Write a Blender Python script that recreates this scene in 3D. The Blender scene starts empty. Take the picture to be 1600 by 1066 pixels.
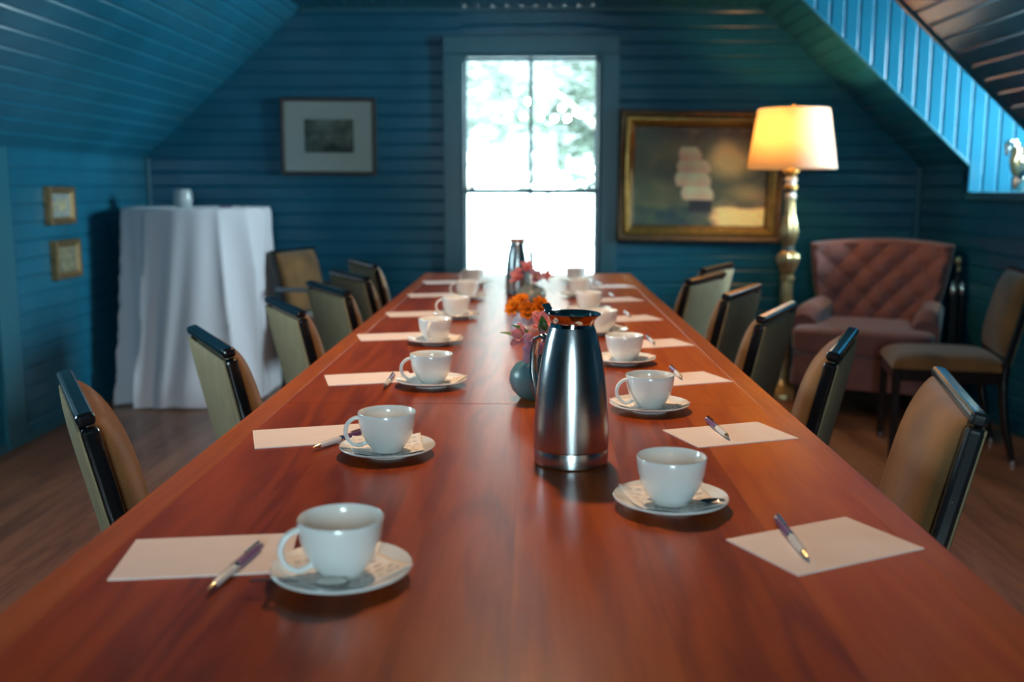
import bpy, bmesh, math, random
from mathutils import Vector, Matrix, noise as mnoise
random.seed(7)
PI = math.pi
SC = bpy.context.scene
COL = SC.collection

# ------------------------------------------------------------------ camera
cam_d = bpy.data.cameras.new('camera')
cam = bpy.data.objects.new('camera', cam_d)
COL.objects.link(cam)
cam_d.sensor_width = 36.0
cam_d.lens = 36.0 * 1556 / 1600
cam.location = (0, 0, 1.18)
cam.rotation_euler = (math.radians(90 - 8.7323), 0, math.radians(1.128))
cam_d.dof.use_dof = True
cam_d.dof.focus_distance = 1.72
cam_d.dof.aperture_fstop = 2.9
cam_d.clip_start = 0.02
SC.camera = cam

# ------------------------------------------------------------------ view, world
SC.view_settings.view_transform = 'Standard'
SC.view_settings.look = 'None'
SC.view_settings.exposure = 0.0
SC.view_settings.gamma = 1.0
SC.view_settings.use_curve_mapping = False
SC.cycles.use_denoising = True
SC.cycles.max_bounces = 10
SC.cycles.diffuse_bounces = 5
SC.cycles.glossy_bounces = 5
SC.cycles.transparent_max_bounces = 12
SC.cycles.sample_clamp_indirect = 14.0
SC.cycles.caustics_reflective = False
SC.cycles.caustics_refractive = False

SKY_BASE = 2.2          # plain overcast sky
SKY_SUNNY = 150.0        # bright bank of sky on the dormer side
world = bpy.data.worlds.new('sky')
SC.world = world
world.use_nodes = True
wn, wl = world.node_tree.nodes, world.node_tree.links
wn.clear()
w_out = wn.new('ShaderNodeOutputWorld')
w_bg = wn.new('ShaderNodeBackground')
w_tc = wn.new('ShaderNodeTexCoord')
def w_lobe(direction, power, gain):
    d = wn.new('ShaderNodeVectorMath'); d.operation = 'DOT_PRODUCT'
    v = Vector(direction).normalized()
    d.inputs[1].default_value = v
    wl.new(w_tc.outputs['Generated'], d.inputs[0])
    m = wn.new('ShaderNodeMath'); m.operation = 'MAXIMUM'; m.inputs[1].default_value = 0
    wl.new(d.outputs['Value'], m.inputs[0])
    p = wn.new('ShaderNodeMath'); p.operation = 'POWER'; p.inputs[1].default_value = power
    wl.new(m.outputs[0], p.inputs[0])
    g = wn.new('ShaderNodeMath'); g.operation = 'MULTIPLY'; g.inputs[1].default_value = gain
    wl.new(p.outputs[0], g.inputs[0])
    return g.outputs[0]
w_a = wn.new('ShaderNodeMath'); w_a.operation = 'ADD'; w_a.inputs[1].default_value = SKY_BASE
wl.new(w_lobe((1, -0.15, 0.14), 2.0, SKY_SUNNY), w_a.inputs[0])
w_b = wn.new('ShaderNodeMath'); w_b.operation = 'ADD'
wl.new(w_a.outputs[0], w_b.inputs[0])
wl.new(w_lobe((-0.1, -1, 0.3), 3.0, 26.0), w_b.inputs[1])
w_c = wn.new('ShaderNodeMath'); w_c.operation = 'ADD'
wl.new(w_b.outputs[0], w_c.inputs[0]); wl.new(w_lobe((-1, 0.1, 0.35), 3.0, 42.0), w_c.inputs[1])
wl.new(w_c.outputs[0], w_bg.inputs['Strength'])
w_bg.inputs['Color'].default_value = (0.66, 0.90, 1.0, 1)
wl.new(w_bg.outputs[0], w_out.inputs['Surface'])

def portal(name, loc, rot, sx, sy):
    d = bpy.data.lights.new(name, 'AREA'); d.shape = 'RECTANGLE'; d.size = sx; d.size_y = sy
    d.cycles.is_portal = True
    o = bpy.data.objects.new(name, d); COL.objects.link(o)
    o.location = loc; o.rotation_euler = rot
    return o
portal('portal_back', (0, 6.30, 1.25), (math.radians(-90), 0, 0), 0.80, 1.40)
portal('portal_dormer', (3.30, 5.06, 1.70), (0, math.radians(90), 0), 0.98, 0.86)
portal('portal_dormer_left', (-3.31, 2.5, 1.70), (0, math.radians(-90), 0), 0.98, 0.86)
portal('portal_front', (0, -2.30, 1.35), (math.radians(90), 0, 0), 0.80, 1.30)

WARM = (1.0, 0.62, 0.34)
def warm_spot(name, loc, power, size=126, blend=0.6):
    d = bpy.data.lights.new(name, 'SPOT'); d.energy = power; d.color = WARM
    d.spot_size = math.radians(size); d.spot_blend = blend; d.shadow_soft_size = 0.05
    o = bpy.data.objects.new(name, d); COL.objects.link(o); o.location = loc
    return o
warm_spot('ceiling_lamp_light', (-0.05, 2.35, 2.215), 92)
warm_spot('ceiling_lamp_light', (-0.05, 4.0, 2.215), 30)
lamp_d = bpy.data.lights.new('floor_lamp_bulb', 'POINT'); lamp_d.energy = 14; lamp_d.color = (1.0, 0.53, 0.20)
lamp_d.shadow_soft_size = 0.035
lamp_o = bpy.data.objects.new('floor_lamp_bulb', lamp_d); COL.objects.link(lamp_o)
lamp_o.location = (1.40, 5.60, 1.46)

# ------------------------------------------------------------------ materials
def new_mat(name):
    m = bpy.data.materials.new(name); m.use_nodes = True
    nt = m.node_tree
    b = nt.nodes['Principled BSDF']
    return m, nt, b
def pbr(name, col, rough=0.5, metal=0.0, coat=0.0, var=0.0, scale=20, bump=0.0, bscale=200, sheen=0.0, spec=0.5,
        stretch=(1, 1, 1), trans=0.0, sub=0.0):
    m, nt, b = new_mat(name)
    N, L = nt.nodes, nt.links
    b.inputs['Base Color'].default_value = (*col, 1)
    b.inputs['Roughness'].default_value = rough
    b.inputs['Metallic'].default_value = metal
    b.inputs['Coat Weight'].default_value = coat
    b.inputs['Coat Roughness'].default_value = 0.06
    b.inputs['Sheen Weight'].default_value = sheen
    b.inputs['Sheen Roughness'].default_value = 0.4
    b.inputs['Specular IOR Level'].default_value = spec
    b.inputs['Transmission Weight'].default_value = trans
    tc = N.new('ShaderNodeTexCoord'); mp = N.new('ShaderNodeMapping')
    mp.inputs['Scale'].default_value = stretch
    L.new(tc.outputs['Object'], mp.inputs['Vector'])
    if var > 0:
        n = N.new('ShaderNodeTexNoise'); n.inputs['Scale'].default_value = scale; n.inputs['Detail'].default_value = 5
        L.new(mp.outputs[0], n.inputs['Vector'])
        r = N.new('ShaderNodeValToRGB')
        r.color_ramp.elements[0].position = 0.3; r.color_ramp.elements[1].position = 0.7
        r.color_ramp.elements[0].color = (*[c * (1 - var) for c in col], 1)
        r.color_ramp.elements[1].color = (*[min(1, c * (1 + var)) for c in col], 1)
        L.new(n.outputs['Fac'], r.inputs['Fac']); L.new(r.outputs['Color'], b.inputs['Base Color'])
    if bump > 0:
        n2 = N.new('ShaderNodeTexNoise'); n2.inputs['Scale'].default_value = bscale; n2.inputs['Detail'].default_value = 3
        L.new(mp.outputs[0], n2.inputs['Vector'])
        bp = N.new('ShaderNodeBump'); bp.inputs['Strength'].default_value = bump; bp.inputs['Distance'].default_value = 0.002
        L.new(n2.outputs['Fac'], bp.inputs['Height']); L.new(bp.outputs[0], b.inputs['Normal'])
    return m

def wood_mat(name, board, axis, dark, mid, light, rough, coat, tone=0.45, seglen=0):
    """boards of width `board` across `axis` ('x' or 'y'), grain running along the other."""
    m, nt, b = new_mat(name)
    N, L = nt.nodes, nt.links
    tc = N.new('ShaderNodeTexCoord'); sp = N.new('ShaderNodeSeparateXYZ')
    L.new(tc.outputs['Object'], sp.inputs[0])
    across = sp.outputs['X'] if axis == 'x' else sp.outputs['Y']
    along = sp.outputs['Y'] if axis == 'x' else sp.outputs['X']
    def math_(op, a, bb=None, c=None):
        n = N.new('ShaderNodeMath'); n.operation = op
        for i, v in enumerate((a, bb, c)):
            if v is None: continue
            if isinstance(v, (int, float)): n.inputs[i].default_value = v
            else: L.new(v, n.inputs[i])
        return n.outputs[0]
    q = math_('DIVIDE', across, board)
    idx = math_('FLOOR', q)
    wnz = N.new('ShaderNodeTexWhiteNoise'); wnz.noise_dimensions = '1D'
    L.new(idx, wnz.inputs['W'])
    shift = math_('MULTIPLY', wnz.outputs['Value'], 7.0)
    al = math_('ADD', along, shift)
    if seglen:
        seg = math_('FLOOR', math_('DIVIDE', al, seglen))
        w2 = N.new('ShaderNodeTexWhiteNoise'); w2.noise_dimensions = '2D'
        cb = N.new('ShaderNodeCombineXYZ'); L.new(idx, cb.inputs[0]); L.new(seg, cb.inputs[1])
        L.new(cb.outputs[0], w2.inputs['Vector'])
        rnd = w2.outputs['Value']
    else:
        rnd = wnz.outputs['Value']
    # grain coordinates: stretched along the board
    cv = N.new('ShaderNodeCombineXYZ')
    L.new(across, cv.inputs[0]); L.new(math_('MULTIPLY', al, 0.09), cv.inputs[1]); L.new(rnd, cv.inputs[2])
    n1 = N.new('ShaderNodeTexNoise'); n1.inputs['Scale'].default_value = 6; n1.inputs['Detail'].default_value = 4
    n1.inputs['Distortion'].default_value = 0.4
    L.new(cv.outputs[0], n1.inputs['Vector'])
    rings = math_('SINE', math_('MULTIPLY', n1.outputs['Fac'], 60.0))
    rings = math_('MULTIPLY_ADD', rings, 0.5, 0.5)
    rings = math_('POWER', rings, 1.6)
    n2 = N.new('ShaderNodeTexNoise'); n2.inputs['Scale'].default_value = 110; n2.inputs['Detail'].default_value = 2
    L.new(cv.outputs[0], n2.inputs['Vector'])
    n3 = N.new('ShaderNodeTexNoise'); n3.inputs['Scale'].default_value = 5; n3.inputs['Detail'].default_value = 3
    L.new(cv.outputs[0], n3.inputs['Vector'])
    f = math_('MULTIPLY_ADD', rnd, tone, 0.5 - tone * 0.5)
    f = math_('ADD', f, math_('MULTIPLY_ADD', n3.outputs['Fac'], 0.9, -0.45))
    f = math_('ADD', f, math_('MULTIPLY_ADD', n2.outputs['Fac'], 0.32, -0.10))
    f = math_('SUBTRACT', f, math_('MULTIPLY', rings, 0.22))
    r = N.new('ShaderNodeValToRGB')
    r.color_ramp.elements[0].position = 0.05; r.color_ramp.elements[0].color = (*dark, 1)
    r.color_ramp.elements[1].position = 0.95; r.color_ramp.elements[1].color = (*light, 1)
    e = r.color_ramp.elements.new(0.5); e.color = (*mid, 1)
    L.new(f, r.inputs['Fac'])
    # thin dark joint between boards
    fr = math_('FRACT', q)
    edge = math_('MINIMUM', fr, math_('SUBTRACT', 1.0, fr))
    joint = math_('LESS_THAN', edge, 0.0007 / board)
    mx = N.new('ShaderNodeMix'); mx.data_type = 'RGBA'
    L.new(math_('MULTIPLY', joint, 0.35), mx.inputs['Factor'])
    L.new(r.outputs['Color'], mx.inputs[6]); mx.inputs[7].default_value = (*[c * 0.4 for c in dark], 1)
    L.new(mx.outputs[2], b.inputs['Base Color'])
    b.inputs['Roughness'].default_value = rough
    b.inputs['Coat Weight'].default_value = coat
    b.inputs['Coat Roughness'].default_value = 0.16
    b.inputs['Specular IOR Level'].default_value = 0.33
    return m

def paint_mat(name, attr='paint', rough=0.5):
    m, nt, b = new_mat(name)
    a = nt.nodes.new('ShaderNodeAttribute'); a.attribute_name = attr
    nt.links.new(a.outputs['Color'], b.inputs['Base Color'])
    b.inputs['Roughness'].default_value = rough
    return m

def glass_pane_mat(name, refl=0.06):
    m, nt, b = new_mat(name)
    N, L = nt.nodes, nt.links
    N.remove(b)
    out = N['Material Output']
    t = N.new('ShaderNodeBsdfTransparent'); t.inputs['Color'].default_value = (0.97, 0.99, 0.98, 1)
    g = N.new('ShaderNodeBsdfGlossy'); g.inputs['Roughness'].default_value = 0.02
    fr = N.new('ShaderNodeFresnel'); fr.inputs['IOR'].default_value = 1.45
    mix = N.new('ShaderNodeMixShader')
    L.new(fr.outputs[0], mix.inputs[0]); L.new(t.outputs[0], mix.inputs[1]); L.new(g.outputs[0], mix.inputs[2])
    L.new(mix.outputs[0], out.inputs['Surface'])
    return m

def thin_cloth_mat(name, col, tcol, fac):
    m, nt, b = new_mat(name)
    N, L = nt.nodes, nt.links
    N.remove(b); out = N['Material Output']
    d = N.new('ShaderNodeBsdfDiffuse'); d.inputs['Color'].default_value = (*col, 1)
    t = N.new('ShaderNodeBsdfTranslucent'); t.inputs['Color'].default_value = (*tcol, 1)
    mix = N.new('ShaderNodeMixShader'); mix.inputs[0].default_value = fac
    L.new(d.outputs[0], mix.inputs[1]); L.new(t.outputs[0], mix.inputs[2])
    L.new(mix.outputs[0], out.inputs['Surface'])
    return m

def chipped_mat(name, col, chip, rough):
    m, nt, b = new_mat(name)
    N, L = nt.nodes, nt.links
    tc = N.new('ShaderNodeTexCoord')
    n = N.new('ShaderNodeTexNoise'); n.inputs['Scale'].default_value = 55; n.inputs['Detail'].default_value = 4
    L.new(tc.outputs['Object'], n.inputs['Vector'])
    r = N.new('ShaderNodeValToRGB')
    r.color_ramp.elements[0].position = 0.70; r.color_ramp.elements[0].color = (*col, 1)
    r.color_ramp.elements[1].position = 0.715; r.color_ramp.elements[1].color = (*chip, 1)
    L.new(n.outputs['Fac'], r.inputs['Fac']); L.new(r.outputs['Color'], b.inputs['Base Color'])
    b.inputs['Roughness'].default_value = rough
    b.inputs['Coat Weight'].default_value = 0.3; b.inputs['Coat Roughness'].default_value = 0.1
    return m

M = {}
TEAL = (0.010, 0.114, 0.188)
M['teal'] = pbr('teal_gloss_paint', TEAL, 0.25, var=0.14, scale=3, bump=0.05, bscale=60, spec=0.35)
M['teal_trim'] = pbr('teal_trim_paint', (0.016, 0.115, 0.165), 0.34, var=0.06, scale=4)
M['table'] = wood_mat('cherry_table_wood', 0.155, 'x', (0.17, 0.021, 0.001), (0.37, 0.062, 0.002), (0.50, 0.118, 0.004), 0.276, 0.0, tone=0.42)
M['table_edge'] = wood_mat('cherry_edge_wood', 0.5, 'x', (0.25, 0.050, 0.006), (0.40, 0.092, 0.010), (0.50, 0.13, 0.016), 0.285, 0.0, tone=0.1)
M['floor'] = wood_mat('dark_floor_wood', 0.085, 'x', (0.10, 0.045, 0.025), (0.29, 0.135, 0.072), (0.42, 0.20, 0.11), 0.36, 0.15, tone=0.32, seglen=1.4)
M['china'] = pbr('white_china', (0.80, 0.80, 0.78), 0.16, coat=0.5)
M['paper'] = pbr('white_paper', (0.79, 0.69, 0.67), 0.75, var=0.02, scale=30)
M['packet'] = pbr('printed_napkin', (0.82, 0.78, 0.74), 0.8, var=0.05, scale=60)
M['ink'] = pbr('grey_ink', (0.10, 0.10, 0.13), 0.8)
M['steel'] = pbr('brushed_steel', (0.40, 0.41, 0.42), 0.23, metal=1.0, bump=0.05, bscale=25, stretch=(1, 1, 60))
M['chrome'] = pbr('polished_steel', (0.62, 0.60, 0.58), 0.07, metal=1.0)
M['black_rubber'] = pbr('black_plastic', (0.02, 0.02, 0.022), 0.35)
M['purple'] = pbr('purple_plastic', (0.14, 0.06, 0.19), 0.3, coat=0.3)
M['pen_white'] = pbr('silver_white_plastic', (0.66, 0.64, 0.63), 0.25, coat=0.4)
M['gold_tip'] = pbr('brass_tip', (0.58, 0.47, 0.32), 0.2, metal=1.0)
M['chair_black'] = pbr('black_lacquer', (0.006, 0.007, 0.009), 0.16, coat=0.25, spec=0.35)
M['chair_chipped'] = chipped_mat('chipped_black_lacquer', (0.012, 0.016, 0.02), (0.42, 0.30, 0.13), 0.25)
M['tan'] = pbr('tan_velvet', (0.165, 0.074, 0.021), 0.85, var=0.34, scale=9, bump=0.3, bscale=400, sheen=0.35)
M['sage'] = pbr('sage_woven_fabric', (0.30, 0.225, 0.125), 0.9, var=0.16, scale=60, bump=0.4, bscale=300, stretch=(1, 1, 0.15))
M['linen'] = pbr('white_tablecloth', (0.64, 0.60, 0.65), 0.85, bump=0.15, bscale=300, sheen=0.2)
M['rose'] = pbr('dusty_rose_velvet', (0.20, 0.078, 0.070), 0.8, var=0.12, scale=12, bump=0.2, bscale=300, sheen=0.5)
M['dark_wood'] = pbr('dark_leg_wood', (0.045, 0.02, 0.012), 0.35, var=0.2, scale=20, stretch=(1, 1, 0.2))
M['gilt'] = pbr('gilt_frame', (0.46, 0.27, 0.075), 0.34, metal=0.75, var=0.25, scale=25)
M['gilt_dark'] = pbr('dark_gilt_frame', (0.15, 0.085, 0.04), 0.45, metal=0.4, var=0.3, scale=25)
M['bronze'] = pbr('bronze_frame', (0.27, 0.165, 0.075), 0.38, metal=0.7, var=0.3, scale=40)
M['gilt_silver'] = pbr('silvered_gilt', (0.52, 0.39, 0.20), 0.3, metal=0.8, var=0.3, scale=25)
M['grey_band'] = pbr('dark_silver_band', (0.16, 0.20, 0.24), 0.3, metal=0.7)
M['brown_frame'] = pbr('brown_frame_wood', (0.05, 0.032, 0.026), 0.4, var=0.2, scale=20)
M['mat_board'] = pbr('white_mat_board', (0.92, 0.92, 0.89), 0.85)
M['art'] = paint_mat('painted_canvas', 'paint', 0.42)
M['art_print'] = paint_mat('printed_sheet', 'paint', 0.6)
M['pane'] = glass_pane_mat('window_glass')
M['shade'] = thin_cloth_mat('lampshade_fabric', (0.62, 0.57, 0.52), (0.90, 0.72, 0.44), 0.5)
M['teal_vase'] = pbr('teal_glaze', (0.085, 0.18, 0.20), 0.32, var=0.08, scale=12)
M['grey_vase'] = pbr('grey_green_glaze', (0.20, 0.25, 0.24), 0.25, var=0.12, scale=12)
M['pale_vase'] = pbr('pale_lilac_glaze', (0.62, 0.55, 0.60), 0.12, coat=0.5)
M['pink'] = thin_cloth_mat('pink_petal', (0.85, 0.40, 0.40), (0.90, 0.42, 0.42), 0.45)
M['lilac'] = thin_cloth_mat('lilac_petal', (0.70, 0.48, 0.60), (0.75, 0.50, 0.62), 0.45)
M['orange'] = thin_cloth_mat('orange_petal', (0.78, 0.24, 0.02), (0.85, 0.30, 0.02), 0.35)
M['yellow'] = pbr('yellow_stamen', (0.70, 0.42, 0.05), 0.7)
M['leaf'] = pbr('green_leaf', (0.05, 0.15, 0.03), 0.4, var=0.2, scale=30)
M['silver'] = pbr('silver_ornament', (0.74, 0.73, 0.66), 0.22, metal=1.0, var=0.25, scale=30)
M['frosted'] = pbr('frosted_glass', (0.38, 0.42, 0.44), 0.3, coat=0.3)
M['pale_ground'] = pbr('pale_gravel', (0.42, 0.43, 0.41), 0.95, var=0.05, scale=2)
M['foliage'] = thin_cloth_mat('tree_foliage', (0.068, 0.082, 0.066), (0.075, 0.092, 0.070), 0.5)
M['foliage_pale'] = thin_cloth_mat('pale_tree_foliage', (0.100, 0.112, 0.098), (0.105, 0.118, 0.10), 0.5)
M['bark'] = pbr('tree_bark', (0.16, 0.12, 0.09), 0.9, var=0.3, scale=10)
M['wire'] = pbr('dark_wire', (0.03, 0.03, 0.03), 0.6)
bm_, bnt, bb = new_mat('glowing_bulb')
bb.inputs['Emission Color'].default_value = (1, 0.9, 0.75, 1); bb.inputs['Emission Strength'].default_value = 60
M['bulb'] = bm_
lm_, lnt, lb = new_mat('lit_lamp_bulb')
lb.inputs['Emission Color'].default_value = (1, 0.6, 0.25, 1); lb.inputs['Emission Strength'].default_value = 12
M['lamp_bulb'] = lm_
M['fixture'] = pbr('white_enamel', (0.75, 0.75, 0.72), 0.4)

# ------------------------------------------------------------------ mesh builder
class MB:
    def __init__(s): s.v, s.f = [], []
    def add(s, vs, fs, mat=None):
        o = len(s.v)
        for p in vs:
            p = Vector(p)
            s.v.append(tuple(mat @ p) if mat is not None else tuple(p))
        s.f += [tuple(i + o for i in f) for f in fs]
        return s
    def box(s, c, size, mat=None):
        x, y, z = [a / 2 for a in size]
        vs = [(c[0] + i * x, c[1] + j * y, c[2] + k * z) for k in (-1, 1) for j in (-1, 1) for i in (-1, 1)]
        fs = [(0, 2, 3, 1), (4, 5, 7, 6), (0, 1, 5, 4), (2, 6, 7, 3), (0, 4, 6, 2), (1, 3, 7, 5)]
        return s.add(vs, fs, mat)
    def grid(s, fn, nu, nv, mat=None, cu=False, cv=False):
        vs = [fn(i / nu, j / nv) for j in range(nv + (0 if cv else 1)) for i in range(nu + (0 if cu else 1))]
        w = nu + (0 if cu else 1); h = nv + (0 if cv else 1)
        fs = []
        for j in range(nv):
            for i in range(nu):
                a = j * w + i; b = j * w + (i + 1) % w
                c = ((j + 1) % h) * w + (i + 1) % w; d = ((j + 1) % h) * w + i
                fs.append((a, b, c, d))
        return s.add(vs, fs, mat)
    def lathe(s, prof, n=32, mat=None, caps=True, rad=None):
        vs = []
        for k, (r, z) in enumerate(prof):
            for i in range(n):
                t = 2 * PI * i / n
                rr = r * (rad(t, z) if rad else 1)
                vs.append((rr * math.cos(t), rr * math.sin(t), z))
        fs = []
        for k in range(len(prof) - 1):
            for i in range(n):
                j = (i + 1) % n
                fs.append((k * n + i, k * n + j, (k + 1) * n + j, (k + 1) * n + i))
        if caps:
            fs.append(tuple(reversed(range(n))))
            fs.append(tuple((len(prof) - 1) * n + i for i in range(n)))
        return s.add(vs, fs, mat)
    def tube(s, pts, rads, n=10, mat=None, flat=1.0, up=None):
        pts = [Vector(p) for p in pts]
        if isinstance(rads, (int, float)): rads = [rads] * len(pts)
        vs = []; prev = None
        for k, p in enumerate(pts):
            t = (pts[min(k + 1, len(pts) - 1)] - pts[max(k - 1, 0)]).normalized()
            if prev is None:
                u = Vector(up) if up else (Vector((0, 0, 1)) if abs(t.z) < 0.9 else Vector((1, 0, 0)))
            else: u = prev
            u = (u - t * u.dot(t)).normalized(); prev = u
            w = t.cross(u)
            for i in range(n):
                a = 2 * PI * i / n
                vs.append(p + u * (math.cos(a) * rads[k] * flat) + w * (math.sin(a) * rads[k]))
        fs = []
        for k in range(len(pts) - 1):
            for i in range(n):
                j = (i + 1) % n
                fs.append((k * n + i, k * n + j, (k + 1) * n + j, (k + 1) * n + i))
        fs.append(tuple(reversed(range(n)))); fs.append(tuple((len(pts) - 1) * n + i for i in range(n)))
        return s.add(vs, fs, mat)
    def ball(s, c, r, n=12, mat=None):
        c = Vector(c)
        if isinstance(r, (int, float)): r = (r, r, r)
        prof = [(max(1e-5, math.sin(PI * k / n)), -math.cos(PI * k / n)) for k in range(n + 1)]
        T = Matrix.Translation(c) @ Matrix.Diagonal((*r, 1))
        if mat is not None: T = mat @ T
        return s.lathe(prof, n * 2, T)
    def build(s, name, mat, parent=None, smooth=40, bevel=0.0, solid=0.0, subsurf=0):
        me = bpy.data.meshes.new(name)
        me.from_pydata(s.v, [], s.f)
        bmx = bmesh.new(); bmx.from_mesh(me)
        bmesh.ops.recalc_face_normals(bmx, faces=bmx.faces)
        bmx.to_mesh(me); bmx.free()
        if smooth:
            me.polygons.foreach_set('use_smooth', [True] * len(me.polygons))
            me.set_sharp_from_angle(angle=math.radians(smooth))
        me.materials.append(mat)
        o = bpy.data.objects.new(name, me); COL.objects.link(o)
        if parent is not None: o.parent = parent
        if bevel:
            md = o.modifiers.new('bevel', 'BEVEL'); md.width = bevel; md.segments = 3; md.limit_method = 'ANGLE'
            md.harden_normals = False
        if solid:
            md = o.modifiers.new('solid', 'SOLIDIFY'); md.thickness = solid; md.offset = 0
        if subsurf:
            md = o.modifiers.new('sub', 'SUBSURF'); md.levels = subsurf; md.render_levels = subsurf
        return o

def tag(o, label=None, cat=None, group=None, kind=None):
    if label: o['label'] = label
    if cat: o['category'] = cat
    if group: o['group'] = group
    if kind: o['kind'] = kind
    return o
def empty(name, loc, rz=0.0, label=None, cat=None, group=None):
    o = bpy.data.objects.new(name, None); COL.objects.link(o)
    o.location = loc; o.rotation_euler = (0, 0, rz); o.empty_display_size = 0.05
    return tag(o, label, cat, group)
def copy_tree(o, parent=None):
    c = o.copy(); COL.objects.link(c)
    if parent is not None: c.parent = parent
    for ch in list(o.children): copy_tree(ch, c)
    return c
def structure(o): o['kind'] = 'structure'; return o
def RZ(a): return Matrix.Rotation(a, 4, 'Z')
def RX(a): return Matrix.Rotation(a, 4, 'X')
def RY(a): return Matrix.Rotation(a, 4, 'Y')
def TR(x, y, z): return Matrix.Translation((x, y, z))

# ------------------------------------------------------------------ room shell
XL, XR = -2.369, 2.360
YB, YF = 6.169, -2.20
KL, KR = 1.365, 1.303            # knee wall heights
CL, CR, CH = -1.386, 1.345, 2.247  # flat ceiling edges and height
DN, DF = 4.60, 5.51              # dormer opening along the room
SILL = 1.16

def boards(poly, along, across, normal, w=0.085, depth=0.006, gw=0.018, thick=0.05):
    """matched boards covering the convex polygon `poly` (3-D points), grooves running `along`; normal faces the room."""
    along = Vector(along).normalized(); across = Vector(across).normalized(); n = Vector(normal).normalized()
    o = Vector(poly[0])
    us = [(Vector(p) - o).dot(along) for p in poly]; vs_ = [(Vector(p) - o).dot(across) for p in poly]
    u0, u1, v0, v1 = min(us) - .01, max(us) + .01, min(vs_) - .01, max(vs_) + .01
    prof = []
    k = math.floor(v0 / w)
    while k * w < v1:
        b = k * w
        prof += [(b, -depth), (b + gw * .5, 0), (b + w - gw * .5, 0)]
        k += 1
    prof.append((k * w, -depth))
    bm = bmesh.new()
    A = [bm.verts.new(o + along * u0 + across * v + n * d) for v, d in prof]
    B = [bm.verts.new(o + along * u1 + across * v + n * d) for v, d in prof]
    for i in range(len(prof) - 1):
        bm.faces.new((A[i], A[i + 1], B[i + 1], B[i]))
    # clip to the polygon
    c = sum((Vector(p) for p in poly), Vector()) / len(poly)
    for i in range(len(poly)):
        p, q = Vector(poly[i]), Vector(poly[(i + 1) % len(poly)])
        e = (q - p).cross(n)
        if e.dot(c - p) > 0: e = -e
        g = bm.verts[:] + bm.edges[:] + bm.faces[:]
        bmesh.ops.bisect_plane(bm, geom=g, plane_co=p, plane_no=e, clear_outer=True)
    for f in bm.faces:
        f.normal_update()
        if f.normal.dot(n) < 0: f.normal_flip()
    # give it thickness: copy pushed back, joined along the border
    border = [e for e in bm.edges if e.is_boundary]
    r = bmesh.ops.extrude_edge_only(bm, edges=border)
    for v in [x for x in r['geom'] if isinstance(x, bmesh.types.BMVert)]:
        v.co -= n * thick
    # flat back
    bk = [bm.verts.new(Vector(p) - n * thick) for p in poly]
    f = bm.faces.new(bk)
    f.normal_update()
    if f.normal.dot(n) > 0: f.normal_flip()
    bm.verts.index_update()
    return [tuple(v.co) for v in bm.verts], [tuple(v.index for v in f.verts) for f in bm.faces], bm
def panel(name, pieces, mat=None, smooth=0):
    mb = MB()
    for pc in pieces:
        vs, fs, bm = boards(*pc[:4], **(pc[4] if len(pc) > 4 else {})); mb.add(vs, fs); bm.free()
    me = bpy.data.meshes.new(name); me.from_pydata(mb.v, [], mb.f); me.materials.append(mat or M['teal'])
    o = bpy.data.objects.new(name, me); COL.objects.link(o)
    return structure(o)

XA, YA, ZA = (1, 0, 0), (0, 1, 0), (0, 0, 1)
LN, LF = 2.05, 2.95               # dormer opening in the left slope
def knee_pieces(x, k, n, y0, y1):
    return [([(x, YF, 0), (x, y0 - .012, 0), (x, y0 - .012, k + .03), (x, YF, k + .03)], YA, ZA, (n, 0, 0)),
            ([(x, y0 - .012, 0), (x, y1 + .012, 0), (x, y1 + .012, SILL), (x, y0 - .012, SILL)], YA, ZA, (n, 0, 0)),
            ([(x, y1 + .012, 0), (x, YB, 0), (x, YB, k + .03), (x, y1 + .012, k + .03)], YA, ZA, (n, 0, 0))]
panel('wall_left', knee_pieces(XL, KL, 1, LN, LF))
ls = Vector((CL - XL, 0, CH - KL)).normalized()
ln_ = (ls.z, 0, -ls.x)
def slope_left(y0, y1): return ([(XL, y0, KL), (XL, y1, KL), (CL, y1, CH), (CL, y0, CH)], YA, ls, ln_)
panel('ceiling_slope_left', [slope_left(YF - .1, LN - .012), slope_left(LF + .012, YB + .1)])
panel('ceiling', [([(CL - .04, YF - .1, CH), (CL - .04, YB + .1, CH), (CR + .04, YB + .1, CH), (CR + .04, YF - .1, CH)], YA, XA, (0, 0, -1))])
rs = Vector((CR - XR, 0, CH - KR)).normalized(); rn = (-rs.z, 0, rs.x)
def slope_piece(y0, y1): return ([(XR, y0, KR), (XR, y1, KR), (CR, y1, CH), (CR, y0, CH)], YA, rs, rn)
panel('ceiling_slope_right', [slope_piece(YF - .1, DN - .012), slope_piece(DF + .012, YB + .1)])
panel('wall_right', knee_pieces(XR, KR, -1, DN, DF))
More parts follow.
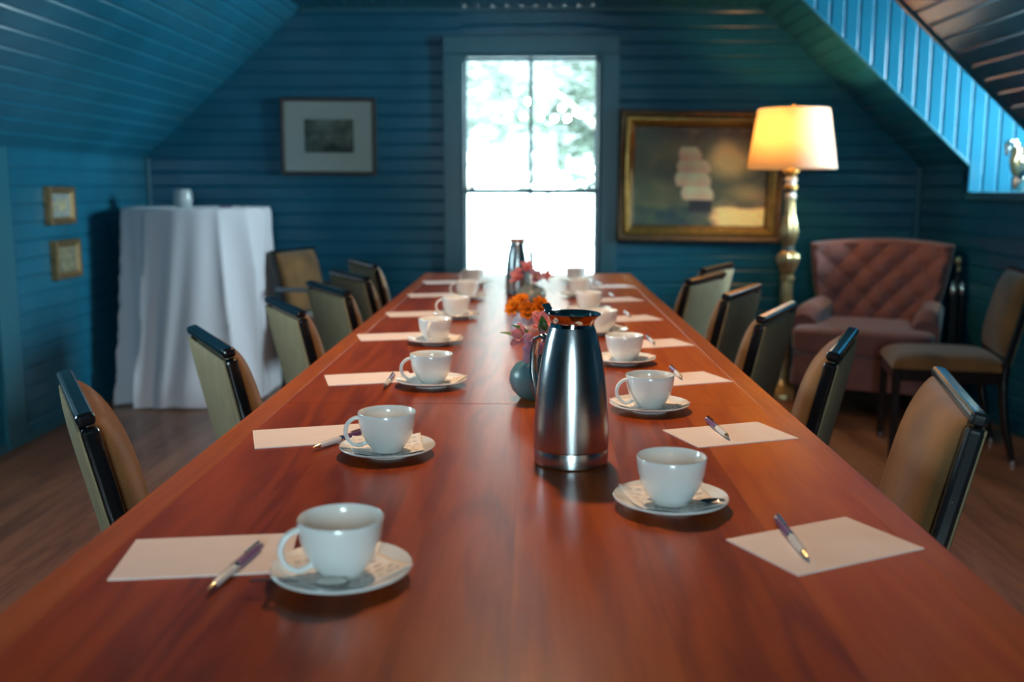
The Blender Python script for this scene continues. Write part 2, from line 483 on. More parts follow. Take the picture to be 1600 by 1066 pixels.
# gable wall round the window: outer casing hides the joints
WX0, WX1, WZ0, WZ1 = -0.432, 0.418, 0.56, 1.975
panel('wall_back', [([(XL - .06, YB, 0), (WX0, YB, 0), (WX0, YB, CH + .06), (CL, YB, CH + .06), (XL - .06, YB, KL)], XA, ZA, (0, -1, 0)),
                    ([(WX1, YB, 0), (XR + .06, YB, 0), (XR + .06, YB, KR), (CR, YB, CH + .06), (WX1, YB, CH + .06)], XA, ZA, (0, -1, 0)),
                    ([(WX0, YB, 0), (WX1, YB, 0), (WX1, YB, WZ0), (WX0, YB, WZ0)], XA, ZA, (0, -1, 0)),
                    ([(WX0, YB, WZ1), (WX1, YB, WZ1), (WX1, YB, CH), (WX0, YB, CH)], XA, ZA, (0, -1, 0))])
FX0, FX1, FZ0, FZ1 = -0.4, 0.4, 0.75, 2.0
panel('wall_front', [([(XL - .06, YF, 0), (FX0, YF, 0), (FX0, YF, CH + .06), (CL, YF, CH + .06), (XL - .06, YF, KL)], XA, ZA, (0, 1, 0)),
                     ([(FX1, YF, 0), (XR + .06, YF, 0), (XR + .06, YF, KR), (CR, YF, CH + .06), (FX1, YF, CH + .06)], XA, ZA, (0, 1, 0)),
                     ([(FX0, YF, 0), (FX1, YF, 0), (FX1, YF, FZ0), (FX0, YF, FZ0)], XA, ZA, (0, 1, 0)),
                     ([(FX0, YF, FZ1), (FX1, YF, FZ1), (FX1, YF, CH), (FX0, YF, CH)], XA, ZA, (0, 1, 0))])
# floor
structure(MB().box(((XL + XR) / 2, (YB + YF) / 2, -0.05), (XR - XL + .2, YB - YF + .2, 0.1)).build('floor', M['floor'], smooth=0))

# dormers: two cheeks of upright boards, sill, flat lid, outer wall with its window
DX, DXL = 3.32, -3.33
def beam(name, a, b, wu, wv, mat):
    a, b = Vector(a), Vector(b); d = (b - a).normalized(); u = Vector((0, 1, 0)); v = d.cross(u)
    mb = MB(); vs = []
    for p in (a, b):
        for i, j in ((-1, -1), (1, -1), (1, 1), (-1, 1)): vs.append(p + u * i * wu / 2 + v * j * wv / 2)
    mb.add(vs, [(0, 1, 2, 3), (7, 6, 5, 4), (0, 4, 5, 1), (1, 5, 6, 2), (2, 6, 7, 3), (3, 7, 4, 0)])
    return structure(mb.build(name, mat, smooth=0, bevel=.003))
def dormer(side, x0, k, xc, xo, y0, y1, t):
    s = 1 if xo > x0 else -1
    out = xo + .06 * s
    for nm, y, n in ((f'wall_dormer_{side}_far', y1, -1), (f'wall_dormer_{side}_near', y0, 1)):
        panel(nm, [([(x0, y, SILL), (out, y, SILL), (out, y, CH + .04), (x0, y, CH + .04)], ZA, XA, (0, n, 0), dict(w=.078)),
                   ([(x0, y, k), (x0, y, CH + .04), (xc - .04 * s, y, CH + .04)], ZA, XA, (0, n, 0), dict(w=.078))])
    panel(f'ceiling_dormer_{side}', [([(xc, y0 - .05, CH), (out, y0 - .05, CH), (out, y1 + .05, CH), (xc, y1 + .05, CH)], XA, YA, (0, 0, -1))])
    structure(MB().box(((x0 + xo) / 2, (y0 + y1) / 2, SILL - .02), (abs(xo - x0) + .03, y1 - y0, 0.04)).build(f'trim_{t}', M['teal_trim'], smooth=0, bevel=.004))
    panel(f'wall_dormer_{side}_end', [([(xo, y0, SILL), (xo, y1, SILL), (xo, y1, 1.22), (xo, y0, 1.22)], YA, ZA, (-s, 0, 0)),
                                      ([(xo, y0, 2.17), (xo, y1, 2.17), (xo, y1, CH), (xo, y0, CH)], YA, ZA, (-s, 0, 0))])
    beam(f'trim_{t + 1}', (x0, y0 - .010, k), (xc, y0 - .010, CH - .006), .030, .016, M['teal_trim'])
    beam(f'trim_{t + 2}', (x0, y1 - .002, k + .002), (xc, y1 - .002, CH), .014, .014, M['teal_trim'])
dormer('right', XR, KR, CR, DX, DN, DF, 1)
dormer('left', XL, KL, CL, DXL, LN, LF, 11)
# window frames: one mesh for the fixed casing and jambs, sashes as parts
def window(name, loc, rz, w, h, casing, two_sash=True, label=None):
    """local: X across, Z up from sill, +Y towards outside, wall face at y=0"""
    root = empty(name, loc, rz); structure(root)
    c = MB()
    cw = casing
    c.box((-w / 2 - cw / 2, -.012, h / 2 + .0), (cw, .03, h))
    c.box((w / 2 + cw / 2, -.012, h / 2), (cw, .03, h))
    c.box((0, -.014, h + cw / 2), (w + 2 * cw, .034, cw))
    c.box((0, -.03, -.02), (w + 2 * cw + .04, .08, .04))
    c.box((0, -.010, -.09), (w + 2 * cw, .026, .10))
    c.build('window_frame', M['teal_trim'], root, smooth=0, bevel=.004)
    j = MB()
    j.box((-w / 2 + .009, .055, h / 2), (.018, .13, h)); j.box((w / 2 - .009, .055, h / 2), (.018, .13, h))
    j.box((0, .055, h - .009), (w - .036, .13, .018)); j.box((0, .055, .009), (w - .036, .13, .018))
    j.build('window_jamb', M['teal_trim'], root, smooth=0, bevel=.002)
    iw = w - .036; zm = h * .425
    for (nm, z0, z1, y) in (('upper_sash', zm, h - .018, .085), ('lower_sash', .018, zm, .055)):
        s_ = MB(); st = .016
        s_.box((-iw / 2 + st / 2, y, (z0 + z1) / 2), (st, .03, z1 - z0)); s_.box((iw / 2 - st / 2, y, (z0 + z1) / 2), (st, .03, z1 - z0))
        s_.box((0, y, z0 + .008), (iw - 2 * st, .03, .016)); s_.box((0, y, z1 - .008), (iw - 2 * st, .03, .016))
        s_.box((0, y, (z0 + z1) / 2), (.021, .026, z1 - z0 - .032))
        so = s_.build(nm, M['teal_trim'], root, smooth=0)
        MB().box((0, y, (z0 + z1) / 2), (iw - 2 * st, .004, z1 - z0 - .03)).build('window_pane', M['pane'], so, smooth=0)
    return root
win = window('window_1', ((WX0 + WX1) / 2, YB, WZ0), 0, WX1 - WX0, WZ1 - WZ0, .105)
lk = MB()
for sx in (-1, 1): lk.box((sx * .36, .05, (WZ1 - WZ0) * .425 + .02), (.03, .03, .028))
lk.build('sash_lock', M['grey_band'], win, smooth=0, bevel=.003)
window('window_2', (0, YF, FZ0), PI, FX1 - FX0, FZ1 - FZ0, .10)
window('window_3', (DX, (DN + DF) / 2, 1.22), -PI / 2, DF - DN - .06, .95, .03)
window('window_4', (DXL, (LN + LF) / 2, 1.22), PI / 2, LF - LN - .06, .95, .03)

def strip(name, c, size): return structure(MB().box(c, size).build(name, M['teal_trim'], smooth=0, bevel=.003))
strip('trim_4', (XL + .012, YB - .012, KL / 2), (.024, .024, KL))
strip('trim_5', (XR - .012, YB - .012, KR / 2), (.024, .024, KR))
strip('trim_6', (XL + .011, 4.40, KL / 2), (.022, .17, KL - .01))
strip('baseboard_left', (XL + .008, (YF + YB) / 2, .02), (.016, YB - YF - .06, .04))
strip('baseboard_right', (XR - .008, (YF + YB) / 2, .02), (.016, YB - YF - .06, .04))
strip('baseboard_back', ((XL + XR) / 2, YB - .008, .02), (XR - XL - .08, .016, .04))
strip('trim_7', ((CL + CR) / 2, YB - .010, CH - .012), (CR - CL, .02, .024))

# ------------------------------------------------------------------ outdoors beyond the gable window
structure(MB().grid(lambda u, v: (-30 + 60 * u, 7.5 + 60 * v, -3.2 + 6.2 * min(1, max(0, (v * 60 - 6) / 40)) ** 1.0), 20, 40).build('ground', M['pale_ground']))
def tree(x, y, z0, h, r, n, leaf, mats, label, seed):
    rnd = random.Random(seed)
    t = empty('tree', (x, y, z0), 0, label, 'tree', 'trees beyond the window')
    tr = MB(); tr.tube([(0, 0, 0), (.05, 0, h * .35), (-.05, .05, h * .6), (0, 0, h * .9)], [.16, .13, .09, .03], 10)
    for k in range(7):
        a = rnd.uniform(0, 2 * PI); zz = h * rnd.uniform(.3, .7)
        tr.tube([(0, 0, zz), (math.cos(a) * r * .4, math.sin(a) * r * .4, zz + h * .1), (math.cos(a) * r * .8, math.sin(a) * r * .8, zz + h * .16)], [.06, .04, .015], 6)
    tr.build('trunk', M['bark'], t)
    cl = [(rnd.gauss(0, r * .5), rnd.gauss(0, r * .4), h * rnd.uniform(.62, 1.0), r * rnd.uniform(.18, .36)) for _ in range(26)]
    mb = MB()
    for k in range(n):
        c = rnd.choice(cl)
        p = Vector((rnd.gauss(0, 1), rnd.gauss(0, 1), rnd.gauss(0, .8))).normalized() * c[3] * rnd.uniform(.4, 1) + Vector(c[:3])
        rot = Matrix.Rotation(rnd.uniform(0, 6.3), 4, 'Z') @ Matrix.Rotation(rnd.uniform(-1.2, 1.2), 4, 'X')
        s_ = leaf * rnd.uniform(.6, 1.3)
        mb.add([(-.5 * s_, 0, 0), (0, -.3 * s_, .05 * s_), (.5 * s_, 0, 0), (0, .3 * s_, .05 * s_)], [(0, 1, 2, 3)], TR(*p) @ rot)
    mb.build('crown', mats, t, smooth=0)
tree(-1.7, 19.5, -2.4, 6.6, 2.0, 2600, .22, M['foliage_pale'], 'pale leafy tree seen through the left upper pane of the window', 3)
tree(1.3, 13.0, -2.5, 6.4, 1.9, 3000, .2, M['foliage'], 'green leafy tree seen through the right upper pane of the window', 5)
def string_light(pts, y, label):
    root = empty('string_light', (0, y, 0), 0, label, 'string light', 'string lights outside the window')
    xs = [p[0] for p in pts]
    w = MB(); path = [(pts[0][0] - 1.5, 0, pts[0][1] + .5)] + [(p[0], 0, p[1] + .035) for p in pts] + [(pts[-1][0] + 1.5, 0, pts[-1][1] + .5)]
    w.tube(path, .006, 6); w.build('cable', M['wire'], root)
    for p in pts: MB().ball((p[0], 0, p[1]), .026, 8).build('bulb', M['bulb'], root)
PX = lambda px: -0.402 + (px - 764) * (0.853 / 143)
PZ = lambda py: 1.917 - (py - 169) * .00585
string_light([(PX(a), PZ(b)) for a, b in ((764, 169), (779, 171), (800, 164), (825, 159), (849, 165), (878, 169), (901, 176))], 9.5, 'upper string of small glowing bulbs outside the window')
string_light([(PX(a), PZ(b)) for a, b in ((794, 180), (818, 181), (844, 182), (867, 184), (887, 184), (907, 177))], 9.62, 'lower string of small glowing bulbs outside the window')

# ------------------------------------------------------------------ the long table
TZ = 0.76
tb = empty('dining_table', (-.02, 2.6, 0), 0, 'long polished cherry wood conference table running to the window', 'table')
def ly(y): return y - 2.6
hx = .51
for (y0, y1) in ((.25, 1.9185), (1.9195, 4.952)):
    MB().box((0, ly((y0 + y1) / 2), TZ - .0175), (2 * hx - .09, y1 - y0, .035)).build('tabletop', M['table'], tb, smooth=0, bevel=.0012)
for sx in (-1, 1):
    MB().box((sx * (hx - .0225), ly(2.601), TZ - .0175), (.045, 4.702, .035)).build('edge_board', M['table_edge'], tb, smooth=0, bevel=.0015)
for sx in (-1, 1): MB().box((sx * .30, ly(2.6), TZ - .075), (.03, 4.2, .08)).build('apron', M['table_edge'], tb, smooth=0)
for y in (.6, 2.6, 4.6):
    MB().box((0, ly(y), TZ - .075), (.57, .03, .08)).build('apron', M['table_edge'], tb, smooth=0)
    for sx in (-1, 1):
        MB().lathe([(.035, 0), (.04, .03), (.03, .1), (.045, .4), (.05, .6), (.05, TZ - .035)], 16, TR(sx * .24, ly(y + .06), 0)).build('leg', M['table_edge'], tb)

# ------------------------------------------------------------------ chairs
def pad(mb, w, h, t, mat, n=3.0, e=.5, nu=20, nv=20, back=.012):
    """cushion in the XZ plane, bulging along +Y by t"""
    def fn(a, b):
        u, v = 2 * a - 1, 2 * b - 1
        u = math.copysign(1 - (1 - abs(u)) ** 1.6, u); v = math.copysign(1 - (1 - abs(v)) ** 1.6, v)
        d = max(0, (1 - abs(u) ** n) * (1 - abs(v) ** n)) ** e
        return (w / 2 * u, t * d, h / 2 * v)
    mb.grid(fn, nu, nv, mat)
    mb.grid(lambda a, b: (w / 2 * (2 * a - 1), -back, h / 2 * (2 * b - 1)), 1, 1, mat)
    pts = [(-1, -1), (1, -1), (1, 1), (-1, 1)]
    for i in range(4):
        p, q = pts[i], pts[(i + 1) % 4]
        mb.add([(w / 2 * p[0], 0, h / 2 * p[1]), (w / 2 * q[0], 0, h / 2 * q[1]), (w / 2 * q[0], -back, h / 2 * q[1]), (w / 2 * p[0], -back, h / 2 * p[1])], [(0, 1, 2, 3)], mat)
    return mb
CH_H = .835
def make_chair(label, group, chipped=False, arms=False):
    root = empty('dining_chair', (0, 0, 0), 0, label, 'chair', group)
    fm = M['chair_chipped'] if chipped else M['chair_black']
    W = .44
    a = math.atan2(.09, .40)             # back lean
    B = TR(0, -.205, .435) @ RX(a)       # local z up the back, y forward
    L = .41                              # post length up the back
    bf = MB()
    for sx in (-1, 1):
        bf.box((sx * (W / 2 - .012), 0, L / 2 - .025), (.024, .029, L - .016), B)
    bf.box((0, 0, .03), (W - .056, .03, .04), B)
    b_o = bf.build('back_frame', fm, root, smooth=0, bevel=.008)
    MB().box((0, 0, L - .018), (W, .030, .022), B).build('top_rail', fm, root, smooth=0, bevel=.008)
    c = MB(); pad(c, W - .052, L - .055, .055, B @ TR(0, .012, L / 2 + .003), n=2.6, e=.42)
    c.build('back_cushion', M['tan'], root, smooth=60)
    r = MB(); pad(r, W - .012, L - .035, .010, B @ TR(0, -.017, L / 2 - .016) @ RZ(PI), n=5, e=.6, nu=12, nv=12, back=.004)
    r.build('back_panel', M['sage'], root, smooth=60)
    s = MB(); pad(s, W - .01, .46, .055, TR(0, .02, .415) @ RX(PI / 2) @ RZ(0), n=4, e=.35, back=.012)
    s.build('seat', M['tan'], root, smooth=60)
    f = MB()
    f.box((0, .235, .375), (W - .04, .024, .055)); f.box((0, -.19, .375), (W - .04, .024, .055))
    for sx in (-1, 1): f.box((sx * (W / 2 - .03), .02, .375), (.024, .42, .055))
    f.build('seat_frame', fm, root, smooth=0, bevel=.004)
    for sx in (-1, 1):
        lg = MB(); lg.box((0, 0, .2), (.034, .034, .40), TR(sx * (W / 2 - .022), .232, .0) )
        lo = lg.build('leg', fm, root, smooth=0, bevel=.006)
        MB().lathe([(.014, 0), (.018, .004), (.018, .022)], 12, TR(sx * (W / 2 - .022), .232, 0)).build('glide', M['chrome'], lo)
    for sx in (-1, 1):
        x = sx * (W / 2 - .018)
        lg = MB(); lg.tube([(x, -.205, .44), (x, -.198, .36), (x, -.205, .26), (x, -.225, .14), (x, -.262, .0)], [.020, .021, .019, .017, .014], 10)
        lo = lg.build('leg', fm, root)
        MB().lathe([(.012, 0), (.016, .004), (.016, .02)], 12, TR(x, -.26, 0)).build('glide', M['chrome'], lo)
    if arms:
        for sx in (-1, 1):
            x = sx * (W / 2 + .01)
            ar = MB(); ar.tube([(x, -.26, .61), (x, -.1, .615), (x, .12, .61), (x, .17, .59), (x, .18, .52), (x, .18, .39)], [.012] * 6, 8)
            ar.build('armrest', M['grey_band'], root)
    return root
TOPOFF = -.205 - .41 * math.sin(math.atan2(.09, .40))
def set_chair(o, tx, ty, rz):
    """put the middle of the chair's top rail over (tx, ty)"""
    fx, fy = -math.sin(rz), math.cos(rz)
    o.location = (tx - TOPOFF * fx, ty - TOPOFF * fy, 0); o.rotation_euler = (0, 0, rz)
D2R = math.radians
GL, GR = 'chairs along the left side of the table', 'chairs along the right side of the table'
ORD = ['nearest', 'second', 'third', 'fourth', 'fifth', 'sixth']
first = make_chair('', None)
left = [(-.812, 1.71, -61), (-.779, 2.355, -61), (-.770, 3.05, -63), (-.752, 3.62, -60), (-.774, 4.18, -60), (-.827, 4.835, -64)]
right = [(.765, 1.76, 76), (.742, 2.34, 67), (.735, 2.947, 64), (.752, 3.53, 63), (.716, 4.065, 61), (.861, 4.60, 62)]
LL = ['tan velvet chair seen edge-on, nearest of the row on left of table',
      'chair with wide sage back panel, second from the near end on left of table',
      'chair in front of the white tablecloth edge, third on left of table',
      'chair with sage back, fourth from the near end on left of table',
      'chair with tan-lit back, fifth from the near end on left of table',
      'farthest chair on left side of table, nearest the window']
LR = ['', 'chair seen edge-on before the pink armchair, second on right of table',
      'dark backed chair beside the armchair arm, third on right of table',
      'narrow dark-framed chair, fourth from the near end on right of table',
      'chair with broad pale back panel, fifth on right of table',
      'farthest chair on right of table, half hidden behind a pale back']
for i, (x, y, a) in enumerate(left):
    o = first if i == 0 else copy_tree(first)
    tag(o, LL[i], 'chair', GL); set_chair(o, x, y, D2R(a))
for i, (x, y, a) in enumerate(right):
    o = make_chair('large tan velvet chair with chipped black frame, nearest on right of table', GR, chipped=True) if i == 0 else copy_tree(first)
    if i: tag(o, LR[i], 'chair', GR)
    set_chair(o, x, y, D2R(a))
iso = copy_tree(first)
tag(iso, 'olive tan dining chair standing alone against the right wall', 'chair')
if 'group' in iso: del iso['group']
iso.location = (1.862, 4.455, 0); iso.rotation_euler = (0, 0, D2R(78))
ac = make_chair('tan chair with slim metal armrests beside the white draped table', None, arms=True)
set_chair(ac, -1.405, 5.83, D2R(-110))

# ------------------------------------------------------------------ place settings
def saucer_z(r):
    pts = [(0, .0045), (.028, .0045), (.034, .0062), (.055, .0105), (.076, .0165), (.2, .0165)]
    for (r0, z0), (r1, z1) in zip(pts, pts[1:]):
        if r <= r1: return z0 + (z1 - z0) * (r - r0) / (r1 - r0)
    return .0165
def make_saucer():
    o = MB().lathe([(1e-4, .002), (.030, .002), (.031, 0), (.036, 0), (.037, .003), (.056, .0075), (.0755, .0135), (.0765, .0152), (.0755, .0166),
                    (.055, .0105), (.034, .0062), (.028, .0045), (1e-4, .0045)], 56, caps=False).build('saucer', M['china'])
    return o
def make_cup():
    root = empty('coffee_cup', (0, 0, 0))
    out = [(1e-4, .003), (.020, .003), (.0215, 0), (.024, 0), (.0255, .004), (.0335, .014), (.0405, .028), (.0442, .042), (.0458, .056), (.0462, .0622), (.0455, .0632)]
    inn = [(.0445, .0622), (.0435, .052), (.041, .037), (.036, .023), (.027, .011), (.015, .0065), (1e-4, .0055)]
    MB().lathe(out + inn, 56, caps=False).build('bowl', M['china'], root, smooth=50)
    h = []
    for k in range(15):
        t = k / 14
        a = PI * .56 - t * PI * 1.12
        h.append((.0445 + .0225 * max(-.2, math.cos(a)) * (1 - .12 * t), 0, .0335 + .0215 * math.sin(a) - .003 * t))
    h[0] = (.0430, 0, .0545); h[-1] = (.0315, 0, .0140)
    MB().tube(h, [.0042] * 15, 12, flat=.8).build('handle', M['china'], root)
    return root
def make_napkin():
    root = empty('paper_napkin', (0, 0, 0))
    def zf(x, y): return saucer_z(math.hypot(x, y)) + .0007 + .0012 * max(0, math.hypot(x, y) - .045) / .03
    mb = MB(); s = .112
    mb.grid(lambda u, v: ((u - .5) * s, (v - .5) * s, zf((u - .5) * s, (v - .5) * s) + .0008 * math.sin(9 * u + 4 * v)), 22, 22)
    mb.build('sheet', M['packet'], root, smooth=80, solid=.0004)
    rnd = random.Random(4); t = MB()
    for row in range(7):
        y = -.043 + row * .0145
        x = -.046
        while x < .044:
            L = rnd.uniform(.004, .011)
            for k in range(5):
                x0 = x + L * k / 5; x1 = x + L * (k + 1) / 5
                q = [(x0, y + rnd.uniform(0, .0016)), (x1, y + rnd.uniform(0, .0016))]
                f = lambda a, b, dy: (a, b + dy, zf(a, b) + .0014 + .0008 * math.sin(9 * (a / s + .5) + 4 * (b / s + .5)))
                t.add([f(*q[0], -.0007), f(*q[1], -.0007), f(*q[1], .0009), f(*q[0], .0009)], [(0, 1, 2, 3)])
            x += L + rnd.uniform(.003, .006)
    t.build('printed_script', M['ink'], root, smooth=0)
    return root
def make_pen():
    root = empty('ballpoint_pen', (0, 0, 0))        # tip at +X end, lies on z=0
    R = RY(PI / 2)
    Z0 = TR(0, 0, .0052)
    MB().lathe([(.0030, -.066), (.0042, -.064), (.0050, -.05), (.0052, -.01), (.0050, .004)], 16, Z0 @ R).build('barrel', M['purple'], root)
    MB().lathe([(.0050, .004), (.0051, .02), (.0044, .045), (.0036, .054)], 16, Z0 @ R).build('grip', M['pen_white'], root)
    MB().lathe([(.0036, .054), (.0030, .060), (.0012, .067), (.0006, .070)], 16, Z0 @ R).build('tip', M['gold_tip'], root)
    MB().lathe([(.0054, .001), (.0056, .003), (.0054, .006)], 16, Z0 @ R).build('ring', M['chrome'], root)
    MB().box((-.042, 0, .0118), (.038, .003, .0012)).box((-.060, 0, .0105), (.003, .003, .0035)).build('clip', M['chrome'], root, smooth=0)
    return root
def make_spoon():
    o = MB()
    o.grid(lambda u, v: ((u - .5) * .034, (v - .5) * .022 * math.sqrt(max(.02, 1 - (2 * u - 1) ** 2)), .004 - .004 * (1 - (2 * u - 1) ** 2) * (1 - (2 * v - 1) ** 2)), 14, 8)
    o.tube([(.015, 0, .004), (.03, 0, .0055), (.07, 0, .007), (.085, 0, .0065)], [.0016, .0014, .002, .0028], 8, flat=.45)
    return o.build('teaspoon', M['chrome'], smooth=60)
cup0, sau0, nap0, pen0, spn0 = make_cup(), make_saucer(), make_napkin(), make_pen(), make_spoon()
paper0 = MB().box((0, 0, .0007), (.191, .126, .0014)).build('sheet_of_paper', M['paper'], smooth=0)
used = set()
def inst(src):
    if src.name in used: return copy_tree(src)
    used.add(src.name); return src
def place(src, loc, rz, label, cat, group, tilt=None):
    o = inst(src); o.location = loc; o.rotation_euler = (0, 0, rz) if tilt is None else (tilt[0], tilt[1], rz)
    return tag(o, label, cat, group)
NTH = ['first', 'second', 'third', 'fourth', 'fifth', 'sixth', 'seventh']
SIDE = {'L': 'left', 'R': 'right'}
def nth(k, side):
    s = SIDE[side]
    if k == 6: return f'farthest down the {s} side of the table'
    return f'{NTH[k]} from near end, {s} side of table'
#      saucer x, y, handle angle, napkin angle, paper x, y, angle, pen back -> tip (or None)
S = {'L': [(-.205, 1.028, 205, 40, -.372, 1.092, 8, (-.317, 1.100), (-.334, .989)),
           (-.229, 1.541, 190, 10, -.377, 1.655, 17, (-.290, 1.655), (-.341, 1.570)),
           (-.214, 2.099, 196, 60, -.360, 2.175, 16, (-.308, 2.18), (-.309, 2.06)),
           (-.262, 2.685, 258, 75, -.397, 2.808, 15, None, None),
           (-.246, 3.227, 190, 20, -.390, 3.325, 15, (-.303, 3.37), (-.306, 3.25)),
           (-.245, 3.790, 186, 50, -.392, 3.92, 15, None, None),
           (-.248, 4.345, 182, 15, -.390, 4.47, 15, None, None)],
     'R': [(.186, 1.283, 85, 12, .349, 1.143, 27, (.311, 1.217), (.313, 1.09)),
           (.226, 1.868, 192, 30, .3415, 1.679, 20, (.318, 1.765), (.331, 1.640)),
           (.225, 2.385, 60, 50, .330, 2.180, 21, (.325, 2.290), (.331, 2.175)),
           (.205, 2.880, 70, 5, .330, 2.690, 20, (.325, 2.78), (.331, 2.655)),
           (.196, 3.390, 60, 35, .314, 3.220, 20, (.315, 3.35), (.321, 3.225)),
           (.186, 3.875, 75, 20, .314, 3.770, 20, (.310, 3.95), (.318, 3.825)),
           (.197, 4.430, 65, 20, .336, 4.290, 20, (.291, 4.42), (.302, 4.297))]}
LOOK = {('L', 0): 'white coffee cup with handle towards the camera', ('L', 3): 'white coffee cup with handle pointing at the camera'}
for side in 'LR':
    for k, (sx, sy, ha, na, px, py, pa, pb, pt) in enumerate(S[side]):
        w = nth(k, side)
        s = SIDE[side]
        place(sau0, (sx, sy, TZ), 0, f'white saucer {w}', 'saucer', f'saucers on the {s} side')
        place(nap0, (sx, sy, TZ), D2R(na), f'printed paper napkin under the cup {w}', 'napkin', f'napkins on the {s} side')
        place(cup0, (sx, sy, TZ + .0068), D2R(ha), f"{LOOK.get((side, k), 'white coffee cup on a saucer')} {w}"
              if (side, k) not in LOOK else f'{LOOK[(side, k)]}, {NTH[k]} on the {s} side', 'cup', f'coffee cups on the {s} side')
        place(paper0, (px, py, TZ), D2R(pa), f'blank sheet of note paper {w}', 'paper', f'note papers on the {s} side')
        if pb:
            b, t = Vector(pb), Vector(pt); d = (t - b); mid = (b + t) / 2
            place(pen0, (mid.x, mid.y, TZ + .0016), math.atan2(d.y, d.x), f'purple and silver pen on the note paper {w}', 'pen', f'pens on the {s} side')
place(spn0, (.238, 1.262, TZ + .0115), D2R(170), 'teaspoon on the saucer nearest the camera on the right of the table', 'spoon', 'teaspoons', (0, D2R(4)))
place(spn0, (-.208, .985, TZ + .0105), D2R(180), 'teaspoon on the saucer nearest the camera on the left of the table', 'spoon', 'teaspoons', (0, D2R(2)))

# ------------------------------------------------------------------ carafes
def make_carafe(name, label):
    root = empty(name, (0, 0, 0), 0, label, 'carafe', 'steel carafes')
    MB().lathe([(.0545, 0), (.0572, .002), (.0575, .022), (.0568, .0235), (.0568, .025), (.0577, .0265), (.0578, .05), (.0568, .08), (.0547, .107), (.0513, .136), (.0464, .166),
                (.0398, .195), (.0352, .209), (.0342, .212)], 64).build('body', M['steel'], root, smooth=30)
    sp = lambda t, z: 1 + (.22 * max(0, math.cos(t)) ** 10 * max(0, (z - .216) / .016))
    MB().lathe([(.0338, .210), (.0345, .2125), (.0335, .215), (.0345, .221), (.0372, .2275), (.0405, .232), (.0400, .2332), (.0365, .229), (.0335, .222), (.0325, .214)], 64, caps=False, rad=sp).build('collar', M['chrome'], root, smooth=50)
    lid = MB().lathe([(.0325, .219), (.0325, .2235), (.020, .2265), (1e-4, .2275)], 40).build('lid', M['chrome'], root, smooth=50)
    lv = MB()
    lv.box((0, 0, 0), (.020, .018, .005), TR(-.037, 0, .2325))
    lv.box((0, 0, .006), (.0035, .017, .016), TR(-.043, 0, .232) @ RY(D2R(-38)))
    lv.build('lid_lever', M['chrome'], root, smooth=0, bevel=.0012)
    MB().tube([(-.042, 0, .186), (-.056, 0, .192), (-.068, 0, .186), (-.074, 0, .165), (-.075, 0, .135), (-.068, 0, .100), (-.0545, 0, .082)],
              [.0085, .009, .009, .009, .009, .0085, .008], 14, flat=.42, up=(0, 0, 1)).build('handle', M['chrome'], root)
    return root
ca = make_carafe('coffee_carafe', 'tall brushed steel coffee carafe standing near the table middle')
ca.location = (.062, 1.503, TZ); ca.rotation_euler = (0, 0, D2R(-38))
cb = copy_tree(ca); cb['label'] = 'steel carafe far down the table in front of the window'
cb.location = (-.055, 3.93, TZ); cb.rotation_euler = (0, 0, D2R(200)); cb.scale = (.84, .84, .96)

# ------------------------------------------------------------------ vases and flowers
def vase(name, prof, mat, loc, label):
    o = MB().lathe(prof, 48, caps=False).build(name, mat, smooth=60); o.location = loc
    return tag(o, label, 'vase', 'vases along the table')
vase('round_vase', [(1e-4, .003), (.026, .003), (.028, 0), (.036, .003), (.050, .018), (.0565, .036), (.0545, .054), (.044, .070), (.028, .079), (.0225, .084), (.0235, .088), (.0215, .088), (.020, .084), (.024, .079), (1e-4, .06)],
     M['teal_vase'], (.012, 1.975, TZ), 'round matt teal vase beside the near steel carafe')
vase('bud_vase', [(1e-4, .003), (.028, .003), (.030, 0), (.040, .006), (.047, .024), (.046, .040), (.036, .056), (.029, .066), (.031, .074), (.029, .074), (.027, .066), (.034, .056), (1e-4, .03)],
     M['pale_vase'], (-.013, 2.80, TZ), 'pale lilac vase holding orange flowers')
vase('round_vase', [(1e-4, .003), (.026, .003), (.028, 0), (.038, .004), (.051, .018), (.056, .034), (.053, .050), (.042, .062), (.027, .068), (.024, .072), (.022, .072), (.024, .067), (1e-4, .05)],
     M['grey_vase'], (-.002, 3.62, TZ), 'round grey green vase in front of the far carafe')
def petal(mb, L, W, mat, cup=.35):
    def fn(u, v):
        w = W * math.sin(PI * min(1, (.12 + .80 * u))) ** .8
        return (L * u, w * (v - .5), L * (.25 * u + cup * u * u - .35 * u ** 4) + .15 * W * (2 * v - 1) ** 2)
    mb.grid(fn, 7, 4, mat)
